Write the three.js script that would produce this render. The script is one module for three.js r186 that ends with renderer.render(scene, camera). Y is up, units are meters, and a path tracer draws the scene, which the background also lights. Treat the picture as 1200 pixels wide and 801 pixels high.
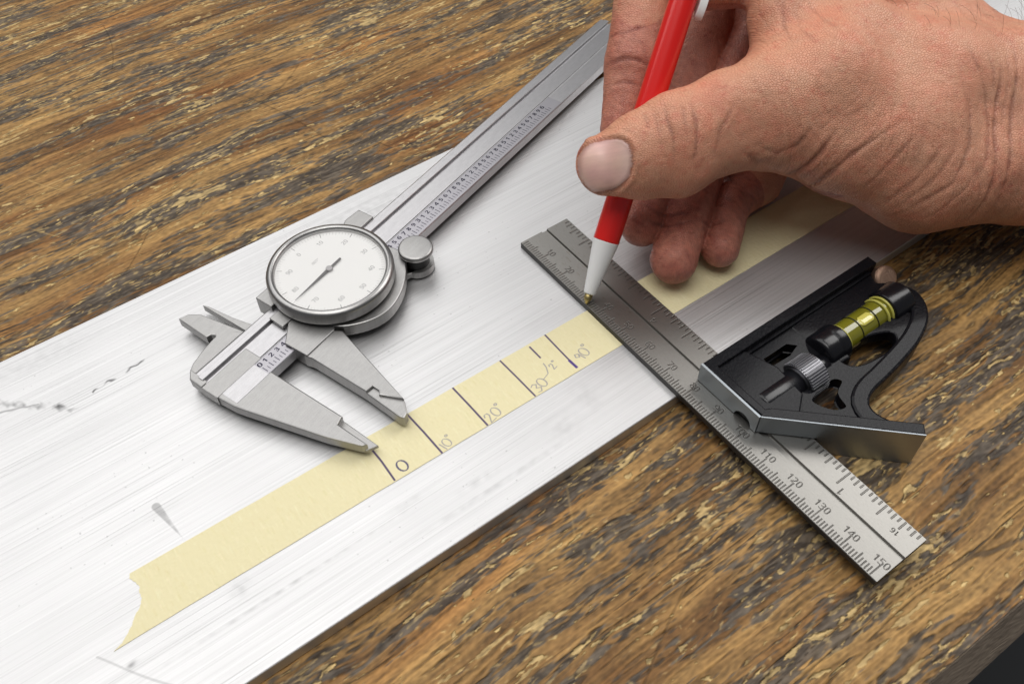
import * as THREE from 'three';
import { mergeGeometries, mergeVertices } from 'three/addons/utils/BufferGeometryUtils.js';
import { RoundedBoxGeometry } from 'three/addons/geometries/RoundedBoxGeometry.js';
import { RectAreaLightUniformsLib } from 'three/addons/lights/RectAreaLightUniformsLib.js';

// ---------------------------------------------------------------- camera, lamps, exposure
// lengths below are millimetres and become metres through MM; the bench top is y = 0
const MM = 0.001;
const scene = new THREE.Scene();
const camera = new THREE.PerspectiveCamera(41.28, 1024 / 683, 0.01, 20);
camera.position.set(-130.5 * MM, 226.04 * MM, 178.53 * MM);
camera.rotation.set(-0.88937, -0.61438, -0.02055, 'YXZ');
camera.focus = 0.305;
camera.userData.fStop = 40;

const renderer = new THREE.WebGLRenderer({ antialias: true });
renderer.setSize(1024, 683);
renderer.toneMapping = THREE.LinearToneMapping;
renderer.toneMappingExposure = 1.2;
renderer.shadowMap.enabled = true;
RectAreaLightUniformsLib.init();

scene.background = new THREE.Color(0.09, 0.092, 0.096);      // the dim, even light of a workshop
function softbox([x, y, z], w, h, power, color, [tx, ty, tz]) {
  const l = new THREE.RectAreaLight(color, power, w, h);
  l.position.set(x, y, z);
  l.lookAt(tx, ty, tz);
  l.castShadow = true;
  scene.add(l);
}
softbox([-0.15, 1.05, -0.80], 1.7, 1.0, 1.6, new THREE.Color(1, 0.99, 0.975), [0, 0, 0]);     // wide lamp above and behind the bench
softbox([0.95, 1.0, 0.02], 0.8, 0.7, 4.0, new THREE.Color(1, 0.985, 0.965), [0, 0, 0]);         // lamp above at the right
softbox([-0.22, 1.35, 0.12], 0.9, 0.8, 3.4, new THREE.Color(1, 0.985, 0.96), [0, 0, 0]);        // lamp straight above

// ---------------------------------------------------------------- helpers
function rng(seed) {
  let s = seed >>> 0;
  return () => { s = (s + 0x6d2b79f5) | 0; let t = Math.imul(s ^ (s >>> 15), 1 | s); t = (t + Math.imul(t ^ (t >>> 7), 61 | t)) ^ t; return ((t ^ (t >>> 14)) >>> 0) / 4294967296; };
}
const clamp = (x, a = 0, b = 1) => Math.min(b, Math.max(a, x));
const lerp = (a, b, t) => a + (b - a) * t;
const smooth = (a, b, x) => { const t = clamp((x - a) / (b - a)); return t * t * (3 - 2 * t); };
// periodic 2-D gradient noise: x, y in 0..1, px, py whole numbers of cells per tile
const GX = new Float32Array(4096), GY = new Float32Array(4096), PERM = new Uint16Array(8192);
{
  const r = rng(91);
  for (let i = 0; i < 4096; i++) { const a = r() * 6.28318; GX[i] = Math.cos(a); GY[i] = Math.sin(a); PERM[i] = i; }
  for (let i = 4095; i > 0; i--) { const j = Math.floor(r() * (i + 1)); const t = PERM[i]; PERM[i] = PERM[j]; PERM[j] = t; }
  for (let i = 0; i < 4096; i++) PERM[i + 4096] = PERM[i];
}
function pn(x, y, px, py, seed = 0) {
  x *= px; y *= py;
  let i = Math.floor(x), j = Math.floor(y);
  const fx = x - i, fy = y - j;
  i = ((i % px) + px) % px; j = ((j % py) + py) % py;
  const i1 = (i + 1) % px, j1 = (j + 1) % py;
  const a = PERM[PERM[(i + seed * 131) & 4095] + (j & 4095)], b = PERM[PERM[(i1 + seed * 131) & 4095] + (j & 4095)];
  const c = PERM[PERM[(i + seed * 131) & 4095] + (j1 & 4095)], d = PERM[PERM[(i1 + seed * 131) & 4095] + (j1 & 4095)];
  const u = fx * fx * fx * (fx * (fx * 6 - 15) + 10), v = fy * fy * fy * (fy * (fy * 6 - 15) + 10);
  const n0 = GX[a] * fx + GY[a] * fy, n1 = GX[b] * (fx - 1) + GY[b] * fy;
  const n2 = GX[c] * fx + GY[c] * (fy - 1), n3 = GX[d] * (fx - 1) + GY[d] * (fy - 1);
  return (lerp(lerp(n0, n1, u), lerp(n2, n3, u), v)) * 1.5;
}
function hash3(i, j, k) { let h = Math.imul(i, 374761393) + Math.imul(j, 668265263) + Math.imul(k, 1274126177) | 0; h = Math.imul(h ^ (h >>> 13), 1274126177); return ((h ^ (h >>> 16)) >>> 0) / 4294967296; }
function vn3(x, y, z) {                                        // 3-D value noise, -1..1
  const i = Math.floor(x), j = Math.floor(y), k = Math.floor(z);
  let u = x - i, v = y - j, w = z - k; u = u * u * (3 - 2 * u); v = v * v * (3 - 2 * v); w = w * w * (3 - 2 * w);
  const c = (a, b, d) => hash3(i + a, j + b, k + d);
  return 2 * lerp(lerp(lerp(c(0, 0, 0), c(1, 0, 0), u), lerp(c(0, 1, 0), c(1, 1, 0), u), v), lerp(lerp(c(0, 0, 1), c(1, 0, 1), u), lerp(c(0, 1, 1), c(1, 1, 1), u), v), w) - 1;
}
const toS = (v) => { v = clamp(v); return 255 * (v <= 0.0031308 ? v * 12.92 : 1.055 * Math.pow(v, 1 / 2.4) - 0.055); };
function dataTexture(w, h, fill, srgb) {                       // fill(x, y, out) with x, y in 0..1; linear colours
  const d = new Uint8Array(w * h * 4), o = [0, 0, 0];
  for (let j = 0; j < h; j++) for (let i = 0; i < w; i++) {
    fill((i + 0.5) / w, (j + 0.5) / h, o);
    const k = 4 * (j * w + i);
    for (let c = 0; c < 3; c++) d[k + c] = srgb ? toS(o[c]) : 255 * clamp(o[c]);
    d[k + 3] = 255;
  }
  const t = new THREE.DataTexture(d, w, h);
  finish(t, srgb); return t;
}
function finish(t, srgb) {
  t.magFilter = THREE.LinearFilter; t.minFilter = THREE.LinearMipmapLinearFilter; t.generateMipmaps = true;
  t.wrapS = t.wrapT = THREE.RepeatWrapping; t.anisotropy = 8;
  if (srgb) t.colorSpace = THREE.SRGBColorSpace;
  t.needsUpdate = true;
}
function canvasTexture(w, h, draw, srgb = true) {
  const c = document.createElement('canvas'); c.width = w; c.height = h;
  draw(c.getContext('2d'), w, h);
  const t = new THREE.CanvasTexture(c); finish(t, srgb); return t;
}
const std = (o) => new THREE.MeshStandardMaterial(o);
const phy = (o) => new THREE.MeshPhysicalMaterial(o);

function slab(pts, y0, y1, bevel = 0.3, holes = []) {           // outline in (x, z), standing from y0 to y1
  const s = new THREE.Shape(pts.map(([x, z]) => new THREE.Vector2(x, -z)));
  for (const h of holes) s.holes.push(h instanceof THREE.Path ? h : new THREE.Path(h.map(([x, z]) => new THREE.Vector2(x, -z))));
  const g = new THREE.ExtrudeGeometry(s, { depth: y1 - y0 - 2 * bevel, bevelEnabled: bevel > 0, bevelThickness: bevel, bevelSize: bevel, bevelOffset: -bevel, bevelSegments: 2, curveSegments: 12 });
  g.translate(0, 0, bevel); g.rotateX(-Math.PI / 2); g.translate(0, y0, 0);
  return g;
}
function curvy(pts, n = 40, closed = true) {                    // smooth closed outline through (x, z) points
  const c = new THREE.CatmullRomCurve3(pts.map(([x, z]) => new THREE.Vector3(x, 0, z)), closed, 'centripetal');
  return c.getPoints(n).slice(0, closed ? n : n + 1).map((p) => [p.x, p.z]);
}
function cylX(x0, x1, r, y, z, seg = 40, r2 = r) { const g = new THREE.CylinderGeometry(r2, r, x1 - x0, seg); g.rotateZ(-Math.PI / 2); g.translate((x0 + x1) / 2, y, z); return g; }
function box(x0, x1, y0, y1, z0, z1, r = 0.25) { const g = new RoundedBoxGeometry(x1 - x0, y1 - y0, z1 - z0, 2, r); g.translate((x0 + x1) / 2, (y0 + y1) / 2, (z0 + z1) / 2); return g; }
function planar(g, w, h, x0 = 0, z0 = 0) {                      // uv from the (x, z) of the geometry, in tiles of w by h
  const p = g.attributes.position, uv = new Float32Array(p.count * 2);
  for (let i = 0; i < p.count; i++) { uv[2 * i] = (p.getX(i) - x0) / w; uv[2 * i + 1] = 1 - (p.getZ(i) - z0) / h; }
  g.setAttribute('uv', new THREE.BufferAttribute(uv, 2)); return g;
}
function merge(list) {
  list = (Array.isArray(list) ? list : [list]).map((g) => (g.index ? g.toNonIndexed() : g));
  for (const g of list) for (const k of Object.keys(g.attributes)) if (!['position', 'normal', 'uv'].includes(k)) g.deleteAttribute(k);
  return list.length > 1 ? mergeGeometries(list) : list[0];
}
function part(name, geos, material, parent) {                   // a named mesh; millimetres become metres here
  const g = merge(geos); g.scale(MM, MM, MM);
  const m = new THREE.Mesh(g, material); m.name = name; m.castShadow = m.receiveShadow = true;
  if (parent) parent.add(m);
  return m;
}
function thing(name, label, category, [x, y, z] = [0, 0, 0], turn = 0) {
  const o = new THREE.Group(); o.name = name; o.position.set(x * MM, y * MM, z * MM); o.rotation.y = turn;
  o.userData = { label, category }; scene.add(o); return o;
}

// ---------------------------------------------------------------- workbench and floor
const TILE = 520;
const woodH = new Float32Array(2048 * 2048);
const scratches = [];
{
  const r = rng(7);
  scratches.push({ x: 52, z: 92, a: 0.75, len: 34, bend: 0.004, w: 0.5, light: true, k: 0.95 }, { x: 66, z: 118, a: 1.0, len: 12, bend: 0, w: 0.4, light: false, k: 0.9 }, { x: 410, z: 320, a: 2.2, len: 40, bend: 0.03, w: 0.3, light: false, k: 0.8 });
  for (let i = 0; i < 210; i++) {
    const a = r() < 0.6 ? (r() - 0.5) * 0.9 : r() * 3.14, len = 8 + r() * r() * 60, light = r() < 0.5;
    scratches.push({ x: r() * TILE, z: r() * TILE, a, len, bend: (r() - 0.5) * 0.035, w: 0.25 + r() * 0.35, light, k: 0.15 + r() * 0.5 });
  }
}
const scratchMap = new Float32Array(2048 * 2048);
for (const s of scratches) {
  let a = s.a, x = s.x, z = s.z;
  for (let d = 0; d < s.len; d += 0.12) {
    a += s.bend * 0.12; x += Math.cos(a) * 0.12; z += Math.sin(a) * 0.12;
    const fade = s.k * Math.min(1, d / 4, (s.len - d) / 4);
    const n = Math.ceil(s.w / 0.25);
    for (let j = -n; j <= n; j++) for (let i = -n; i <= n; i++) {
      const px = Math.floor(x / TILE * 2048) + i, pz = Math.floor(z / TILE * 2048) + j;
      const dd = Math.hypot((px + 0.5) * TILE / 2048 - x, (pz + 0.5) * TILE / 2048 - z);
      const v = fade * clamp(1.2 - dd / s.w);
      const k = (((pz % 2048) + 2048) % 2048) * 2048 + (((px % 2048) + 2048) % 2048);
      if (v > Math.abs(scratchMap[k])) scratchMap[k] = s.light ? v : -v;
    }
  }
}
const woodColor = dataTexture(2048, 2048, (X, Y, o) => {
  const k = Math.min(2047, Math.floor(Y * 2048)) * 2048 + Math.min(2047, Math.floor(X * 2048));
  const Z0 = Y + 0.010 * pn(X, Y, 3, 4, 1) + 0.0035 * pn(X, Y, 9, 16, 2);
  const Z = Z0 + 0.0012 * pn(X, Z0, 30, 60, 3);
  const tone = pn(X, Z, 5, 44, 4) + 0.5 * pn(X, Z, 13, 120, 5);
  const fine = pn(X, Z, 13, 330, 6) + 0.75 * pn(X, Z, 28, 680, 7);
  const speck = pn(X, Z, 260, 640, 8);
  // sound wood under old varnish
  const t = clamp(0.5 + 0.8 * tone + 0.25 * pn(X, Z, 40, 190, 27));
  let r = lerp(0.165, 0.39, t), g = lerp(0.080, 0.228, t), b = lerp(0.025, 0.080, t);
  const red = smooth(0.1, 0.7, pn(X, Z, 6, 36, 9));
  g *= 1 - 0.2 * red; b *= 1 - 0.3 * red; r *= 1 - 0.05 * red;
  const m = 1 + 0.46 * fine + 0.30 * speck; r *= m; g *= m; b *= m;
  let h = 0.55 + 0.12 * fine;
  // grey, weathered fields drawn out along the grain
  const wide = pn(X, Y, 4, 6, 10);
  const rag = 0.42 * pn(X, Z, 120, 640, 14) + 0.34 * fine;
  const grey = 0.80 * pn(X, Z, 7, 56, 11) + 0.55 * pn(X, Z, 18, 150, 12) + 0.42 * pn(X, Z, 46, 330, 13) + rag + 0.32 * wide + 0.06;
  const gm = smooth(0.0, 0.36, grey) * 0.92;
  const gt = clamp(0.95 + 0.8 * pn(X, Z, 50, 260, 15) + 0.7 * pn(X, Z, 200, 640, 16) + 0.5 * fine, 0.35, 2.2);
  r = lerp(r, 0.072 * gt + 0.012, gm); g = lerp(g, 0.060 * gt + 0.010, gm); b = lerp(b, 0.046 * gt + 0.010, gm);
  h -= 0.14 * gm + 0.12 * gm * pn(X, Z, 90, 300, 17);
  // pale splinters where the face veneer has come away
  const edge = smooth(-0.15, 0.3, grey), clus = pn(X, Y, 14, 34, 20);
  const Zs = Z + 0.0022 * pn(X, Y, 34, 40, 29);
  const chip = 0.75 * pn(X, Zs, 36, 230, 18) + 0.6 * pn(X, Zs, 120, 420, 19) + 0.45 * clus + 0.3 * pn(X, Zs, 300, 700, 28) + 0.18 * edge;
  const cm = smooth(0.62, 0.76, chip);
  const c2 = smooth(0.60, 0.92, 0.8 * pn(X, Zs, 90, 430, 21) + 0.55 * pn(X, Zs, 240, 720, 22) + 0.35 * clus + 0.34 * edge) * 0.5;
  const c3 = smooth(0.66, 0.84, 0.8 * pn(X, Zs, 20, 104, 34) + 0.5 * pn(X, Zs, 80, 300, 35) + 0.5 * pn(X, Y, 9, 14, 36) + 0.28 * fine + 0.2 * speck) * 0.85;
  const pale = Math.max(cm, c2, c3), ct = clamp(0.9 + 0.5 * pn(X, Z, 80, 520, 23) + 0.35 * speck, 0.4, 1.4);
  r = lerp(r, 0.53 * ct, pale); g = lerp(g, 0.375 * ct, pale); b = lerp(b, 0.165 * ct, pale);
  h -= 0.24 * Math.max(cm, c3) + 0.12 * c2;
  // short dark checks and pits
  const ck = 0.7 * smooth(0.05, 0.015, Math.abs(pn(X, Z, 7, 130, 24))) * smooth(0.1, 0.3, pn(X, Z, 9, 30, 25));
  const ck2 = Math.max(smooth(0.45, 0.8, pn(X, Z, 64, 430, 26) + 0.25 * edge) * 0.55, smooth(0.50, 0.72, pn(X, Z, 14, 560, 37) + 0.25 * pn(X, Z, 90, 700, 38)) * 0.5);
  const dk = Math.max(ck, ck2) * (1 - 0.7 * pale);
  r = lerp(r, 0.035, dk); g = lerp(g, 0.025, dk); b = lerp(b, 0.018, dk); h -= 0.22 * dk;
  const s = scratchMap[k];
  if (s > 0) { r = lerp(r, 0.55, s * 0.75); g = lerp(g, 0.37, s * 0.75); b = lerp(b, 0.15, s * 0.75); h -= 0.15 * s; }
  if (s < 0) { r *= 1 + 0.75 * s; g *= 1 + 0.75 * s; b *= 1 + 0.75 * s; h += 0.2 * s; }
  woodH[k] = clamp(h);
  o[0] = r; o[1] = g; o[2] = b;
}, true);
const woodBump = dataTexture(2048, 2048, (X, Y, o) => {
  const k = Math.min(2047, Math.floor(Y * 2048)) * 2048 + Math.min(2047, Math.floor(X * 2048));
  o[0] = o[1] = o[2] = woodH[k];
}, false);
const woodMat = phy({ map: woodColor, bumpMap: woodBump, bumpScale: 0.0018, roughness: 0.6, specularIntensity: 0.55 });
const edgeMat = std({ map: dataTexture(1024, 128, (x, y, o) => {
  const ply = Math.floor(y * 5) % 2, f = 1 + 0.25 * pn(x, y, 30, 10, 31) + 0.18 * pn(x, y, 120, 40, 32) + (ply ? 0.12 : -0.08);
  o[0] = 0.30 * f; o[1] = 0.235 * f; o[2] = 0.175 * f;
}, true), bumpMap: dataTexture(512, 128, (x, y, o) => { o[0] = o[1] = o[2] = 0.5 + 0.3 * pn(x, y, 120, 30, 33); }, false), bumpScale: 0.0006, roughness: 0.85 });
{
  const bench = new THREE.Group(); bench.name = 'workbench'; bench.userData = { kind: 'structure' }; scene.add(bench);
  // the front edge runs almost along x, at z = 176.5 mm
  const top = new THREE.BoxGeometry(1700, 18, 1000, 1, 1, 1); top.translate(0, -9, -500);
  const pos = top.attributes.position;
  for (let i = 0; i < pos.count; i++) if (pos.getZ(i) > -1) pos.setZ(i, pos.getZ(i) + 176.5 + 0.018 * pos.getX(i));
  planar(top, TILE, TILE, 70, 130); top.computeVertexNormals();
  part('bench_top', top, woodMat, bench);
  const e = new THREE.BoxGeometry(1700, 17.4, 1.2, 40, 3, 1);
  const q = e.attributes.position, r = rng(5);
  for (let i = 0; i < q.count; i++) { const x = q.getX(i); if (q.getZ(i) > 0) q.setZ(i, 0.6 + 0.4 * vn3(x * 0.05, q.getY(i) * 0.2, 3) + 0.29 * (8.7 - q.getY(i))); q.setZ(i, q.getZ(i) + 176.5 + 0.018 * x); q.setY(i, q.getY(i) - 9.2); }
  const uv = e.attributes.uv;
  for (let i = 0; i < uv.count; i++) uv.setX(i, uv.getX(i) * 6);
  e.computeVertexNormals();
  part('plywood_edge', e, edgeMat, bench);
  const floor = new THREE.BoxGeometry(6000, 40, 6000); floor.translate(0, -920, 0);
  const fm = part('floor', floor, std({ color: new THREE.Color(0.05, 0.052, 0.055), roughness: 0.8 }));
  fm.userData = { kind: 'structure' }; scene.add(fm);
}

// ---------------------------------------------------------------- aluminium plate
const PT = Math.atan(0.008);                                     // it lies turned a little
const plate = thing('aluminium_plate', 'long flat bar of brushed silver aluminium lying across the wooden workbench', 'metal bar', [0, 0, 0], PT);
const PX0 = -190, PW = 460, PZ0 = -58.4, PH = 136.6;
const smear = (x, z, cx, cz, rx, rz, n) => Math.exp(-(((x - cx) / rx) ** 2 + ((z - cz) / rz) ** 2)) * (0.6 + 0.8 * n);
const segd = (x, z, ax, az, bx, bz) => { const dx = bx - ax, dz = bz - az, t = clamp(((x - ax) * dx + (z - az) * dz) / (dx * dx + dz * dz)); return Math.hypot(x - ax - t * dx, z - az - t * dz); };
const plateFields = (X, Y, o) => {
  const x = PX0 + X * PW, z = PZ0 + (1 - Y) * PH;
  const wob = Y + 0.006 * pn(X, Y, 4, 3, 40);
  const lines = 0.5 * pn(X, wob, 3, 330, 41) + 0.35 * pn(X, wob, 7, 160, 42) + 0.4 * pn(X, wob, 14, 480, 43);
  const thin = smooth(0.45, 0.75, pn(X, wob, 5, 400, 44));
  const cloud = pn(X, Y, 9, 3, 45) + 0.5 * pn(X, Y, 24, 8, 46);
  let v = 0.605 + 0.075 * lines + 0.025 * cloud - 0.12 * thin, h = 0.5 + 0.3 * lines - 0.25 * thin, warm = 0;
  const n = pn(X, Y, 180, 60, 47);
  // scribbled marks, smudges and nicks
  let d = 0;
  const zig = 0.55 * Math.sin(x * 2.6 + 2 * n) + 0.5 * n;
  d = Math.max(d, smooth(1.7, 0.1, Math.abs(segd(x, z + zig, -175, -52, -147, -27))) * clamp(0.32 + 0.75 * n));
  d = Math.max(d, smooth(0.5, 0.15, segd(x, z + 0.4 * n, -168, -40, -155, -35)) * 0.5);
  d = Math.max(d, smooth(0.5, 0.2, segd(x, z + 0.8 * n, -140, -29.6, -121, -32)) * smooth(-0.1, 0.2, pn(X, Y, 90, 30, 48)) * 0.8);
  const gw = lerp(1.35, 0.15, clamp((z - 19.2) / 13.5));
  d = Math.max(d, smooth(gw, gw - 0.35, segd(x, z, -140.2, 19.2, -138.2, 32.7)) * 0.46 * clamp(0.8 + 0.5 * n - 0.25 * (x + 139)));
  d = Math.max(d, smooth(0.42, 0.15, segd(x, z + 0.4 * Math.sin(x * 0.4), -168.4, 50.5, -155.9, 68.5)) * 0.28);
  d = Math.max(d, smear(x, z, -64, 66, 6, 1.3, n) * 0.16, smear(x, z, -84, 60, 5, 1.1, n) * 0.12, smear(x, z, -34, 66, 5, 4, n) * 0.13, smear(x, z, -22, 62, 3, 5, n) * 0.14, smear(x, z, -60, 70.5, 24, 0.8, n) * 0.22, smear(x, z, -120, 62, 30, 0.5, n) * 0.3);
  d = Math.max(d, smear(x, z, -150, -52, 20, 3, n) * 0.12, smear(x, z, -40, -47, 30, 6, n) * 0.18, smear(x, z, -132, 55, 2.5, 1.8, n) * 0.3, smear(x, z, -162, 57, 1.2, 0.7, n) * 0.8, smear(x, z, 0, 6, 30, 14, cloud) * 0.10);
  const dots = pn(X, Y, 420, 130, 49) > 0.78 ? 0.35 * smooth(0, 0.3, cloud) : 0;
  d = Math.max(d, dots);
  v *= 1 - 0.85 * clamp(d);
  o.v = v; o.h = h - 0.5 * clamp(d); o.d = d;
};
const pf = {};
const plateColor = dataTexture(2048, 1024, (X, Y, o) => { plateFields(X, Y, pf); o[0] = pf.v; o[1] = pf.v * 0.995; o[2] = pf.v * 1.0; }, true);
const plateBump = dataTexture(2048, 1024, (X, Y, o) => { plateFields(X, Y, pf); o[0] = o[1] = o[2] = pf.h; }, false);
plateColor.wrapS = plateBump.wrapS = THREE.MirroredRepeatWrapping;
const plateMat = phy({ map: plateColor, bumpMap: plateBump, bumpScale: 0.00006, metalness: 0.82, roughness: 0.45, anisotropy: 0.35 });
{
  const s = new THREE.Shape();                                   // cross-section in (z, y), softened edges
  const z0 = -58.4, z1 = 78.2, H = 4.8, c = 0.35;
  s.moveTo(z0 + c, 0.02); s.lineTo(z1 - c, 0.02); s.lineTo(z1, c); s.lineTo(z1, H - c); s.lineTo(z1 - 0.12, H - 0.12); s.lineTo(z1 - c, H); s.lineTo(z0 + c, H); s.lineTo(z0, H - c); s.lineTo(z0, c);
  const g = new THREE.ExtrudeGeometry(s, { depth: 1000, bevelEnabled: false });
  g.rotateY(Math.PI / 2);                                        // (z, y, depth) -> x = depth, z = -shape x
  g.scale(1, 1, -1); g.translate(-480, 0, 0);
  const ix = g.index; const p = g.attributes.position;           // mirrored: turn the faces back
  for (let i = 0; i < p.count; i += 3) { const a = new THREE.Vector3().fromBufferAttribute(p, i + 1), b = new THREE.Vector3().fromBufferAttribute(p, i + 2); p.setXYZ(i + 1, b.x, b.y, b.z); p.setXYZ(i + 2, a.x, a.y, a.z); }
  g.computeVertexNormals(); planar(g, PW, PH, PX0, PZ0);
  part('bar', g, plateMat, plate);
}

// ---------------------------------------------------------------- masking tape with pen marks
const tape = thing('masking_tape', 'strip of pale yellow masking tape with pen lines and degree numbers stuck on the bar', 'tape');
{
  const X0 = -170, X1 = 170, Z0 = 33, Z1 = 57;
  const tex = canvasTexture(2048, 256, (c, W, H) => {
    c.fillStyle = 'rgb(226,216,174)'; c.fillRect(0, 0, W, H);
    const r = rng(3);
    for (let i = 0; i < 5000; i++) { const v = r(); c.fillStyle = `rgba(${v < 0.5 ? '205,192,130' : '250,245,212'},${0.05 + 0.08 * r()})`; c.fillRect(r() * W, r() * H, 1 + r() * 2.5, 3 + r() * 26); }
    const sx = W / (X1 - X0), sz = H / (Z1 - Z0), P = (x, z) => [(x - X0) * sx, (z - Z0) * sz];
    const line = (pts, w, col) => { c.strokeStyle = col; c.lineWidth = w * sx; c.lineCap = c.lineJoin = 'round'; c.beginPath(); pts.forEach(([x, z], i) => (i ? c.lineTo(...P(x, z)) : c.moveTo(...P(x, z)))); c.stroke(); };
    const ink = 'rgba(62,48,88,0.92)', soft = 'rgba(92,92,132,0.52)';
    line([[-82.9, 38], [-82.6, 45], [-82.8, 52.6]], 0.55, ink);
    line([[-68.2, 35.2], [-67.6, 44], [-67.2, 53.3]], 0.55, ink);
    line([[-52, 35.6], [-51.6, 44], [-51.3, 53]], 0.55, ink);
    line([[-34.5, 35.4], [-34.1, 44], [-33.8, 53]], 0.5, ink);
    line([[-23.9, 36.9], [-23.8, 42.4]], 0.5, ink);
    line([[-17.1, 35.6], [-17.2, 46], [-17.2, 52]], 0.5, ink);
    line([[-17.3, 48.5], [-17.1, 52]], 0.9, 'rgba(70,46,130,0.8)');
    // hand-written numbers: strokes in millimetres, turned so that they read along the bar
    const write = (x, z, s, turn, col, w, glyphs) => { const co = Math.cos(turn), si = Math.sin(turn); for (const g of glyphs) line(g.map(([a, b]) => [x + s * (a * co - b * si), z + s * (a * si + b * co)]), w, col); };
    const O = (ox, rx = 0.36, ry = 0.55) => Array.from({ length: 15 }, (_, i) => [ox + rx * Math.cos(i / 14 * 6.3 - 1.4), ry * Math.sin(i / 14 * 6.3 - 1.4)]);
    const deg = (ox) => Array.from({ length: 9 }, (_, i) => [ox + 0.13 * Math.cos(i / 8 * 6.3), -0.55 + 0.13 * Math.sin(i / 8 * 6.3)]);
    const two = (ox) => [[ox - 0.3, -0.3], [ox - 0.15, -0.55], [ox + 0.15, -0.5], [ox + 0.2, -0.2], [ox - 0.3, 0.5], [ox + 0.35, 0.5]];
    const three = (ox) => [[ox - 0.3, -0.45], [ox, -0.55], [ox + 0.25, -0.3], [ox - 0.05, -0.02], [ox + 0.3, 0.25], [ox, 0.55], [ox - 0.3, 0.42]];
    const one = (ox) => [[ox, -0.5], [ox, 0.5]];
    const nine = (ox) => [[ox + 0.2, -0.35], [ox - 0.05, -0.55], [ox - 0.25, -0.25], [ox, 0], [ox + 0.22, -0.3], [ox + 0.2, 0.5]];
    write(-78.6, 49.8, 3.3, -0.15, 'rgba(52,50,92,0.85)', 0.5, [O(0, 0.42, 0.6)]);
    write(-64.6, 51, 2.9, -0.35, soft, 0.34, [one(-0.45), O(0.15), deg(0.75)]);
    write(-48.2, 50.9, 3.2, -0.25, soft, 0.38, [two(-0.35), O(0.5), deg(1.1)]);
    write(-30.6, 50.6, 3.3, -0.3, soft, 0.4, [three(-0.3), O(0.45)]);
    line([[-28, 49.5], [-25.6, 48.6], [-24.6, 46.4], [-24.4, 44.6]], 0.35, soft);
    write(-22.8, 47.2, 2.2, -0.3, soft, 0.36, [two(0), deg(0.7)]);
    write(-12.8, 49, 3.3, -0.35, soft, 0.38, [nine(-0.35), O(0.4), deg(1.0)]);
  });
  const bump = dataTexture(1024, 128, (x, y, o) => { o[0] = o[1] = o[2] = 0.5 + 0.3 * pn(x, y, 420, 14, 50) + 0.25 * pn(x, y, 190, 40, 51); }, false);
  const torn = [[-153.3, 35.1], [-153.9, 36.3], [-153.0, 38.2], [-152.6, 40.1], [-153.3, 41.7], [-153.2, 43.4], [-154.6, 45.5], [-156.3, 46.8], [-157.9, 48.9], [-160.6, 50.9], [-162.0, 51.9], [-164.1, 52.6]];
  for (let i = torn.length - 2; i >= 0; i--) { const [ax, az] = torn[i], [bx, bz] = torn[i + 1]; torn.splice(i + 1, 0, ...[0.2, 0.4, 0.6, 0.8].map((t) => [lerp(ax, bx, t) + 0.22 * vn3(i * 3.1 + t * 9, 2, 7), lerp(az, bz, t) + 0.16 * vn3(i * 2.3 + t * 9, 5, 1)])); }
  const edge = []; for (let x = -156; x <= 165; x += 6) edge.push([x, lerp(52.5, 54.4, clamp((x + 160) / 300)) + 0.06 * vn3(x * 0.3, 1, 2)]);
  const back = []; for (let x = 165; x >= -150; x -= 6) back.push([x, lerp(35.1, 36.6, clamp((x + 160) / 300)) + 0.06 * vn3(x * 0.3, 5, 2)]);
  const g = slab([...torn, ...edge, ...back], 4.83, 4.95, 0);
  planar(g, X1 - X0, Z1 - Z0, X0, Z0);
  part('tape_strip', g, std({ map: tex, bumpMap: bump, bumpScale: 0.00012, roughness: 0.62 }), tape);
}

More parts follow.
